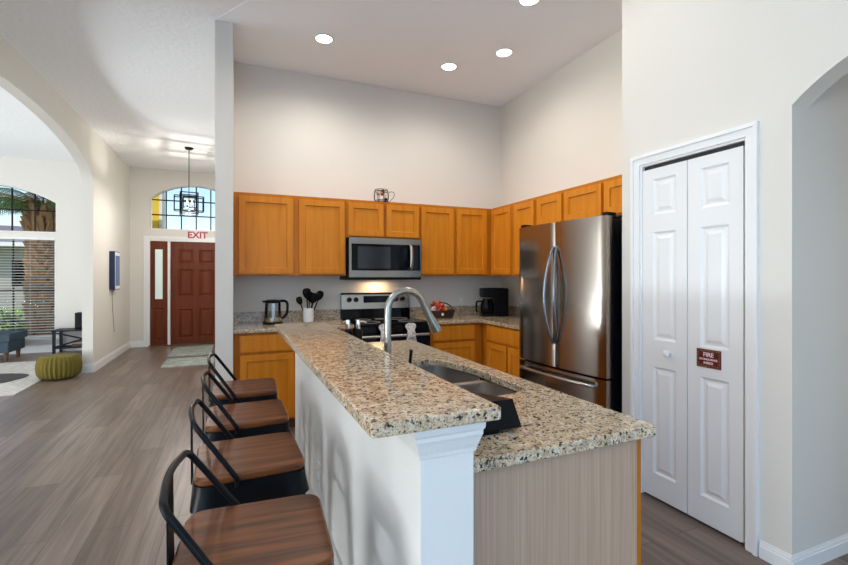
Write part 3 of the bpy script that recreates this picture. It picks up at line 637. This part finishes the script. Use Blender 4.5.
for i, (dx, dy, h, wd) in enumerate(((-.10, -.01, .235, .032), (-.02, -.02, .32, .042), (.065, .0, .27, .045), (.13, .01, .29, .038), (.02, .04, .285, .04), (.06, .05, .245, .045))):
    u = thing('kitchen_utensil', (.655, 4.55, .93), UL[i], 'utensil', 0, 'utensils in the crock')
    a = Vector((dx*.15, dy*.15, .0)); bq = Vector((dx, dy, h)); dv = (bq-a).normalized()
    MB().tube([a, a+(bq-a)*.5, a+(bq-a)*.72], [.005, .006, .007], 8).build('handle', 'black', u, smooth=True)
    MB().tube([a+(bq-a)*.66, a+(bq-a)*.74, a+(bq-a)*.85, a+(bq-a)*.96, bq], [.006, wd*.7, wd, wd*.85, wd*.35], 12, flat=.35).xf(Matrix()).build('head', 'black', u, smooth=True)
cm = thing('coffee_maker', (2.70, 4.42, .915), 'black drip coffee maker with glass carafe on the corner worktop', 'coffee maker', R(-22)); cm.scale = (1.25, 1, 1.12)
MB().box((-.11, -.12, 0), (.13, .11, .03), .008).box((-.0, -.11, .03), (.13, .11, .26), .008).box((-.11, -.115, .19), (.13, .11, .285), .018).build('housing', 'black', cm)
MB().lathe([(.055, .03), (.062, .05), (.062, .12), (.042, .165), (.042, .178)], (-.055, -.05, 0), 22).build('carafe', 'bglass', cm, smooth=True)
MB().tube(fillet([(-.105, -.045, .15), (-.155, -.06, .15), (-.155, -.06, .06), (-.145, -.058, .04)], .02, 5), .008, 8).build('carafe_handle', 'black', cm, smooth=True)
MB().box((-.06, -.1165, .268), (.06, -.114, .276)).build('chrome_strip', 'chrome', cm)
# basket with snack packets
bk = thing('wire_basket', (2.04, 4.42, .915), 'dark basket of red snack packets on worktop right of the range', 'basket')
mb = MB(); mb.lathe([(.10, 0), (.115, .005), (.135, .085), (.13, .085), (.11, .01)], n=24, cap1=True); mb.xf(Matrix.Diagonal((1.3, .8, 1, 1))); mb.build('bowl', 'wicker', bk, smooth=True)
MB().tube([(.15*math.cos(a), 0, .08+.085*math.sin(a)) for a in [math.pi*i/16*.55 for i in range(17)]], .006, 6).build('handle', 'wicker', bk, smooth=True)
MB().lathe([(.014, 0), (.014, .003), (.003, .004)], n=14).xf(Matrix.Translation((-.02, -.104, .045)) @ Matrix.Rotation(R(80), 4, 'X')).build('badge', 'plastic', bk)
rnd = random.Random(11)
for i, (x, y, z, c) in enumerate(((-.09, -.03, .10, 'cream'), (-.045, -.045, .125, 'red'), (.0, -.04, .13, 'red'), (.04, -.035, .10, 'orange'), (-.07, .03, .15, 'red'), (-.015, .02, .165, 'orange'), (.05, .03, .12, 'cream'), (-.03, -.06, .09, 'red'))):
    mb = MB(); s_ = .028
    mb.loops([[(sx*k, sy*q, zz) for sx, sy in ((-1, -1), (1, -1), (1, 1), (-1, 1))] for k, q, zz in ((s_, .002, -s_), (s_*.9, .014, -s_*.5), (s_*.92, .016, s_*.4), (s_, .002, s_))])
    mb.xf(Matrix.Rotation(rnd.uniform(-.9, .9), 4, 'Y') @ Matrix.Rotation(rnd.uniform(-.5, .5), 4, 'X') @ Matrix.Rotation(rnd.uniform(-.4, .4), 4, 'Z'))
    p = mb.build('snack_packet', c); p.location = (2.04+x, 4.42+y, .915+z)
    tag(p, {'red': 'red foil snack packet in the dark basket on the corner worktop', 'cream': 'cream snack packet in the dark basket on the corner worktop', 'orange': 'orange snack packet in the dark basket on the corner worktop'}[c], 'packet', c+' snack packets in the basket')
# wire mug ornament on the cabinets
mg = thing('wire_mug_holder', (1.388, 4.47, UT), 'black wire cup-shaped holder standing on top of the upper cabinets', 'ornament')
def ringp(r, z, n=24): return [(r*math.cos(2*math.pi*i/n), r*math.sin(2*math.pi*i/n), z) for i in range(n)]
mb = MB(); R0 = .072
for r, z in ((.085, .004), (R0*.95, .02), (R0, .115), (R0*.9, .132)): mb.tube(ringp(r, z), .0035, 6, True)
for k in range(8):
    a = 2*math.pi*k/8; c, s_ = math.cos(a), math.sin(a)
    mb.tube([(R0*.9*c, R0*.9*s_, .004), (R0*1.08*c, R0*1.08*s_, .04), (R0*1.08*c, R0*1.08*s_, .09), (R0*.9*c, R0*.9*s_, .132)], .003, 6)
mb.build('wire_frame', 'blackm', mg, smooth=True)
MB().tube(fillet([(.07, 0, .095), (.10, 0, .125), (.145, 0, .115), (.14, 0, .07), (.085, 0, .012)], .03, 5), .003, 6).build('handle', 'blackm', mg, smooth=True)
rnd = random.Random(5)
for k in range(7):
    a = 2*math.pi*k/7+.2; z = .03+.09*rnd.random()
    MB().lathe([(.004, -.016), (.016, -.01), (.018, .008), (.006, .016)], (.05*math.cos(a), .05*math.sin(a), z), 10).build('ornament_bead', ('cream', 'red', 'blackm', 'plastic')[k % 4], mg, smooth=True)

# ------------------------------------------------------------------ bar stools
def make_stool():
    t = empty('bar_stool')
    r0 = lambda e, z, r=.045: rrect(-.165+e, -.165+e, .165-e, .165-e, r, z, 6)
    MB().loops([r0(.004, .737), r0(0, .742), r0(0, .756), r0(.005, .762)]).build('seat', 'seat', t, smooth=True)
    MB().loops([r0(-.012, .665), r0(-.010, .675), r0(-.002, .715), r0(.0, .7365)]).build('apron', 'blackm', t, smooth=True)
    for sx in (-1, 1):
        for sy in (-1, 1):
            T = Vector((sx*.158, sy*.158, .70)); B = Vector((sx*.225, sy*.225, 0)); mb = MB()
            for ax in ((-sx, 0), (0, -sy)):
                q = lambda P, wd, th: [P, P+Vector((ax[0]*wd, ax[1]*wd, 0)), P+Vector((ax[0]*wd-(sx*th if ax[1] else 0), ax[1]*wd-(sy*th if ax[0] else 0), 0)), P+Vector((-(sx*th if ax[1] else 0), -(sy*th if ax[0] else 0), 0))]
                bq, tq = q(B, .030, .004), q(T, .085, .004)
                mid = [(b_*.55+t_*.45)+Vector((0, 0, 0)) for b_, t_ in zip(q(B, .038, .004), q(T, .038, .004))]
                mb.hexa([tuple(v) for v in bq], [tuple(v) for v in mid]); mb.hexa([tuple(v) for v in mid], [tuple(v) for v in tq])
            lg = mb.build('leg', 'blackm', t)
            MB().lathe([(.016, 0), (.016, .012), (.012, .016)], (B.x-sx*.012, B.y-sy*.012, 0), 12).build('foot_cap', 'black', lg)
    pos = lambda z: .225-(.067)*z/.70
    for z, pairs in ((.28, ((0, 1), (1, 2), (2, 3), (3, 0))),):
        p = pos(z)-.006; cs = [(-p, -p), (p, -p), (p, p), (-p, p)]
        for a, b in pairs: MB().tube([(*cs[a], z), (*cs[b], z)], .008, 8).build('footrest', 'blackm', t, smooth=True)
    p = pos(.56)-.01; MB().tube([(-p, -p, .56), (p, p, .56)], .006, 8).tube([(-p, p, .548), (p, -p, .548)], .006, 8).build('cross_brace', 'blackm', t, smooth=True)
    path = fillet([(-.045, .170, .725), (-.045, .172, .750), (-.165, .150, .925), (-.182, .0, .936), (-.165, -.150, .925), (-.045, -.172, .750), (-.045, -.170, .725)], [0, .01, .03, .1, .03, .01, 0], 7)
    MB().tube(path, .0082, 10).build('back_frame', 'blackm', t, smooth=True)
    MB().hexa([(-.178, -.035, .70), (-.178, .035, .70), (-.174, .035, .70), (-.174, -.035, .70)], [(-.180, -.028, .93), (-.180, .028, .93), (-.176, .028, .93), (-.176, -.028, .93)]).build('splat', 'blackm', t)
    return t
SL = ['black metal bar stool with walnut seat nearest the camera', 'second bar stool from the camera, black metal with walnut seat', 'third bar stool from the camera, black metal with walnut seat', 'farthest bar stool, black metal with walnut seat, next to base cabinets']
st = make_stool()
for i, (x, y, a) in enumerate(((.040, 1.125, -3), (.040, 1.655, 2), (.042, 2.155, 1), (.040, 2.665, -2))):
    o = st if i == 0 else copy_tree(st)
    o.location = (x, y, 0); o.rotation_euler = (0, 0, R(a)); tag(o, SL[i], 'bar stool', 'bar stools along the island')

# ------------------------------------------------------------------ recessed lights, pendant
CL = [((.705, 3.96), 'recessed ceiling light farthest left over the kitchen'), ((1.946, 4.008), 'recessed ceiling light between the other two nearest the back wall'), ((2.298, 3.559), 'recessed ceiling light nearest the corner wall above the fridge'), ((2.032, 2.80), 'recessed ceiling light at the top edge of the photo, nearest the pantry')]
for i, ((x, y), lb) in enumerate(CL):
    t = thing('ceiling_light', (x, y, CH-.003), lb, 'ceiling light', 0, 'recessed lights in the kitchen ceiling')
    MB().loops([[(r*math.cos(2*math.pi*k/28), r*math.sin(2*math.pi*k/28), z) for k in range(28)] for r, z in ((.070, .0), (.080, -.001), (.082, -.006), (.068, -.007), (.068, .0))], False, False).build('trim_ring', 'white', t, smooth=True)
    MB().lathe([(.068, -.005), (.068, -.0015)], n=28).build('diffuser', 'emit', t)
    light('can_bulb', 'SPOT', (0, 0, -.03), (0, 0, 0), (35, 16, 11, 12)[i], (1, .94, .85), parent=t, spot=R(165), blend=.8, radius=.05)
for x, y, lb in ((.5, 2.85, 'added unseen ceiling light above the island that brightens the kitchen'), (1.6, 1.9, 'added unseen ceiling light over the sink that brightens the kitchen'), (-1.0, 2.2, 'added unseen ceiling light over the hall near the camera'),):
    t = thing('ceiling_light', (x, y, CH), lb, 'ceiling light', 0, 'added unseen lights in the ceiling nearer the camera')  # lamps added out of view to brighten the kitchen and hall
    MB().lathe([(.080, -.006), (.080, -.001)], n=24).build('diffuser', 'emit', t)
    light('can_bulb', 'SPOT', (0, 0, -.03), (0, 0, 0), 8 if x > 0 else 55, (1, .96, .90), parent=t, spot=R(172), blend=.5, radius=.06)
PX, PY = -.722, 8.2
pn = thing('pendant_lantern', (PX, PY, CH), 'black open-cage pendant lantern hanging in the foyer', 'pendant light')
MB().lathe([(.004, -.035), (.05, -.03), (.065, -.012), (.065, 0)], n=24).build('canopy', 'blackm', pn, smooth=True)
MB().tube([(0, 0, -.02), (0, 0, -.76)], .006, 8).build('rod', 'blackm', pn)
def cage(hx, hy, z0, z1, rz):
    mb = MB(); cs = [(-hx, -hy), (hx, -hy), (hx, hy), (-hx, hy)]; b = .007
    for i in range(4):
        a, c = cs[i], cs[(i+1) % 4]
        mb.box((a[0]-b, a[1]-b, z0), (a[0]+b, a[1]+b, z1))
        for z in (z0, z1): mb.box((min(a[0], c[0])-b, min(a[1], c[1])-b, z-b), (max(a[0], c[0])+b, max(a[1], c[1])+b, z+b))
    return mb.xf(Matrix.Rotation(rz, 4, 'Z'))
cage(.21, .09, -1.03, -.80, R(8)).build('cage_frame', 'blackm', pn)
cage(.125, .125, -1.085, -.745, R(8)).build('cage_frame', 'blackm', pn)
cage(.09, .21, -1.00, -.83, R(8)).build('cage_frame', 'blackm', pn)
for k in range(3):
    a = 2*math.pi*k/3; x, y = .045*math.cos(a), .045*math.sin(a)
    s_ = MB().tube([(0, 0, -.98), (x, y, -.98), (x, y, -.93)], .006, 8).build('candle_sleeve', 'blackm', pn)
    MB().lathe([(.008, -.93), (.014, -.905), (.010, -.875), (.002, -.85)], (x, y, 0), 12).build('bulb', 'emitw', s_, smooth=True)
MB().tube([(0, 0, -.745), (0, 0, -1.085)], .006, 8).build('stem', 'blackm', pn)
light('pendant_bulb', 'POINT', (0, 0, -1.13), (0, 0, 0), 42, (1, .93, .85), parent=pn, radius=.035)

# ------------------------------------------------------------------ hall: display, cord, mats
dp = thing('wall_display', (-1.89, 8.715, 1.455), 'narrow deep blue wall-mounted box with pale screen on left hall wall', 'display')
MB().box((-1.889, 8.55, 1.145), (-1.812, 8.88, 1.77), .004).build('case', 'deepblue', dp, world=True)
MB().box((-1.814, 8.565, 1.16), (-1.808, 8.865, 1.755)).build('white_border', 'white', dp, world=True)
MB().box((-1.809, 8.585, 1.21), (-1.806, 8.85, 1.70)).build('screen', 'screen', dp, world=True)
tag(MB().tube([(-1.88, 8.70, 1.146), (-1.882, 8.72, .9), (-1.882, 8.80, .6), (-1.878, 8.83, .44)], .005, 6).build('power_cord', 'cord'), 'thin grey cord hanging from the wall display to the outlet', 'cord')
def matm(x0, y0, x1, y1, z, label):
    t = slab(rrect(x0, y0, x1, y1, .015), [], .008, XY(z), .002).build('door_mat', 'mat'); return tag(t, label, 'mat', 'washed blue and cream mats by the entry')
matm(-1.09, 8.62, -.42, 9.78, .0, 'longer washed-pattern mat lying against the mahogany entry door')
matm(-1.05, 7.66, -.34, 8.42, .0, 'shorter washed-pattern mat on hall floor in front of the other')

# ------------------------------------------------------------------ living room
rg_ = tag(slab([(-6.2, 6.55), (-2.36, 6.55), (-2.36, 9.0), (-6.2, 9.0)], [], .01, XY(0), .003).build('area_rug', 'rug'), 'large pale beige area rug on the living room floor', 'rug')
cw = [( -3.25+.62*math.cos(a)*(1+.08*math.sin(3*a)), 7.55+.5*math.sin(a)*(1+.1*math.cos(2*a))) for a in [2*math.pi*i/40 for i in range(40)]]
tag(slab(cw, [], .006, XY(.011)).build('hide_rug', 'rugd'), 'dark rounded hide rug lying on the pale area rug', 'rug')
# tufted bench
bn = thing('upholstered_bench', (-3.7, 9.15, 0), 'blue-grey velvet bench on dark legs below the living room window', 'bench')
MB().box((-5.0, 9.12, .14), (-3.36, 9.74, .33), .02).build('frame', 'blue', bn, world=True)
MB().box((-5.03, 9.08, .32), (-3.33, 9.78, .45), .045).build('cushion', 'blue', bn, world=True, smooth=True)
for x in (-4.9, -3.42):
    for y in (9.22, 9.64): MB().lathe([(.022, .0), (.030, .10), (.036, .14)], (x, y, .0), 14).build('leg', 'toe', bn, world=True, smooth=True)
# pouf
pf = thing('knitted_pouf', (-2.20, 7.42, .009), 'round mustard green knitted pouf at the foot of the archway', 'pouf')
mb = MB(); n = 60; rings = []
for k in range(15):
    a = -math.pi/2+math.pi*k/14; r = .15+.092*max(0, math.cos(a))**.7 if 0 < k < 14 else .12; z = .152+.150*math.sin(a)
    rings.append([((r+.007*math.cos(i*math.pi/1)*(1 if 0 < k < 14 else 0))*math.cos(2*math.pi*i/n), (r+.007*math.cos(i*math.pi))*math.sin(2*math.pi*i/n), z) for i in range(n)])
mb.loops(rings); mb.build('knitted_cover', 'mustard', pf, smooth=False)
MB().lathe([(.03, .298), (.03, .306), (.01, .308)], n=16).build('centre_button', 'mustard', pf)
# console
cn = thing('console_table', (-2.5, 9.8, 0), 'low navy console table with X-shaped brace beside the archway', 'table')
MB().box((-2.96, 9.60, .40), (-2.06, 10.0, .425), .003).build('tabletop', 'navy', cn, world=True)
for x in (-2.95, -2.11):
    for y in (9.61, 9.95): MB().box((x, y, 0), (x+.04, y+.04, .40)).build('leg', 'navy', cn, world=True)
MB().box((-2.94, 9.62, .10), (-2.08, 9.98, .12)).build('shelf', 'navy', cn, world=True)
MB().tube([(-2.93, 9.63, .385), (-2.08, 9.63, .13)], .014, 6).tube([(-2.93, 9.63, .13), (-2.08, 9.63, .385)], .014, 6).build('cross_brace', 'navy', cn, world=True)
sp = tag(MB().box((-2.66, 9.70, .425), (-2.22, 9.90, .72), .03).build('speaker', 'black'), 'black rounded speaker standing on the navy console table', 'speaker')
tag(MB().box((-2.70, 9.70, .12), (-2.40, 9.92, .165), .004).build('book', 'toe'), 'dark brown book lying on the lower console shelf', 'book')
tag(MB().box((-2.68, 9.71, .165), (-2.42, 9.90, .20), .004).build('book', 'cord'), 'grey book stacked on the brown book on console shelf', 'book')

# ------------------------------------------------------------------ outdoors
struct('ground', MB().box((-60, 10.2, -.35), (30, 90, -.15)), 'grass')
struct('driveway', MB().box((-22, 19, -.15), (-6.6, 21, -.13)), 'drive')
struct('walkway', MB().box((-1.9, 10.2, -.15), (.4, 14, -.13)), 'drive')
pc = thing('porch_column', (-1.85, 11.1, -.15), 'bright yellow stucco porch column seen through the entry transom', 'column')
MB().box((-2.25, 10.95, -.15), (-1.53, 11.35, 3.7)).build('shaft', 'yellow', pc, world=True)
MB().box((-1.53, 10.93, -.15), (-1.47, 11.37, 3.7)).build('corner_trim', 'cream', pc, world=True)
def palm(x, y, h, r, label, fronds, seed, droop=.5):
    rnd = random.Random(seed); t = thing('palm_tree', (x, y, -.15), label, 'tree', 0, 'palm trees in the front yard')
    MB().tube([(0, 0, 0), (0, 0, h*.3), (0, 0, h*.7), (0, 0, h*.93), (0, 0, h)], [r*1.1, r*.92, r*.88, r*1.0, r*.7], 18).build('trunk', 'bark', t, smooth=True)
    mb = MB(); k = 0; z = .1
    while z < h:
        for j in range(7):
            a = 2*math.pi*(j+.5*(k % 2))/7+rnd.uniform(-.12, .12); c, s_ = math.cos(a), math.sin(a); rr = r*(.86+.1*(z/h > .8)); wd = r*.34; hh = .17+.1*(z/h > .75)
            o_ = .10+.05*rnd.random()
            P = lambda rad, off, zz: (rad*c-off*s_, rad*s_+off*c, zz)
            mb.loops([[P(rr, -wd, z), P(rr, wd, z), P(rr+.04, wd*.8, z), P(rr+.04, -wd*.8, z)], [P(rr, -wd*.5, z+hh), P(rr, wd*.5, z+hh), P(rr+o_, wd*.35, z+hh), P(rr+o_, -wd*.35, z+hh)]])
        z += .115; k += 1
    mb.build('boots', 'bark2', t)
    for i in range(fronds):
        a = 2*math.pi*i/fronds+rnd.uniform(-.15, .15); L = rnd.uniform(1.2, 1.6); el = rnd.uniform(.35, 1.2); pts = []
        for q in range(13):
            u = q/12; pts.append(Vector((math.cos(a)*L*u*math.cos(el*(1-u*.5)), math.sin(a)*L*u*math.cos(el*(1-u*.5)), h-.05+L*(math.sin(el)*u-droop*u*u))))
        mb = MB().tube(pts, [.02*(1-.8*q/12) for q in range(13)], 5)
        for q in range(2, 12):
            for sub in (0, .33, .66):
                p = pts[q]+(pts[q+1]-pts[q])*sub; d_ = (pts[q+1]-pts[q]).normalized(); sd_ = Vector((-math.sin(a), math.cos(a), 0))
                for s2 in (-1, 1):
                    l = .42*(1-.5*abs(q/12-.4)); v = (sd_*s2*.75+d_*.6+Vector((0, 0, -.55-.2*rnd.random()))).normalized(); tip = p+v*l; n_ = d_*.014
                    vs = [mb.bm.verts.new(c_) for c_ in (p-n_, p+n_, tip)]; mb.bm.faces.new(vs)
        mb.build('frond', 'frond' if i % 5 else 'frond2', t)
palm(-3.84, 12.0, 2.95, .25, 'thick palm trunk with shaggy boots close outside the living room window', 20, 4, .55)
palm(-6.75, 14.2, 3.2, .22, 'palm farther left whose green fronds droop across the window', 16, 9, .95)
hs = thing('neighbour_house', (-14, 30, -.15), 'neighbouring pale house with grey shingle roof seen through the window', 'building')
MB().box((-26, 27, -.15), (-6.5, 38, 2.9)).build('walls', 'stucco', hs, world=True)
MB().hexa([(-27, 26, 2.9), (-5.5, 26, 2.9), (-5.5, 39, 2.9), (-27, 39, 2.9)], [(-22, 31, 4.1), (-11, 31, 4.1), (-11, 34, 4.1), (-22, 34, 4.1)]).build('roof', 'roof', hs, world=True)
MB().box((-27.02, 25.95, 2.72), (-5.48, 26.05, 2.92)).build('fascia', 'white', hs, world=True)
MB().box((-25, 26.95, -.1), (-20.2, 27.02, 2.2)).build('garage_door', 'white', hs, world=True)
for x in (-9.8, -8.0): MB().box((x, 26.95, .9), (x+1.0, 27.02, 2.1)).build('window', 'bglass', hs, world=True)
def shrub(x, y, r, label):
    rnd = random.Random(int(x*7+y)); mb = MB()
    for k in range(420):
        a = rnd.uniform(0, 6.283); b_ = math.acos(rnd.uniform(-.2, 1)); q = r*rnd.uniform(.75, 1.05)
        p = Vector((q*math.sin(b_)*math.cos(a), q*math.sin(b_)*math.sin(a), q*math.cos(b_)+r*.25)); d1_ = Vector((rnd.uniform(-1, 1), rnd.uniform(-1, 1), rnd.uniform(-1, 1))).normalized()*r*.16; d2_ = d1_.cross(Vector((rnd.random(), rnd.random(), 1))).normalized()*r*.08
        mb.bm.faces.new([mb.bm.verts.new(v) for v in (p-d1_, p+d2_, p+d1_, p-d2_)])
    for v in mb.bm.verts: v.co.z = max(v.co.z, .0)
    o = mb.build('shrub', 'shrub'); o.location = (x, y, -.15); tag(o, label, 'shrub', 'shrubs in the front yard')
shrub(-5.0, 13.2, .55, 'round green shrub left of the near palm trunk'); shrub(-3.2, 13.6, .5, 'round green shrub right of the near palm trunk'); shrub(-8.5, 17, .9, 'large green shrub near the neighbouring driveway')
tr_ = thing('street_tree', (-1.5, 45, -.15), 'small distant tree top low in the entry transom', 'tree')
MB().tube([(0, 0, 0), (.1, 0, 3)], [.25, .15], 8).build('trunk', 'bark', tr_)
mb = MB(); rnd = random.Random(2)
for k in range(900):
    a = rnd.uniform(0, 6.283); b_ = math.acos(rnd.uniform(-1, 1)); q = 1.6*rnd.uniform(.5, 1)
    p = Vector((q*math.sin(b_)*math.cos(a), q*math.sin(b_)*math.sin(a), q*.6*math.cos(b_)+3.9)); d1_ = Vector((rnd.uniform(-1, 1), rnd.uniform(-1, 1), rnd.uniform(-1, 1))).normalized()*.35; d2_ = d1_.cross(Vector((rnd.random(), rnd.random(), 1))).normalized()*.2
    mb.bm.faces.new([mb.bm.verts.new(v) for v in (p-d1_, p+d2_, p+d1_, p-d2_)])
mb.build('crown', 'shrub', tr_)
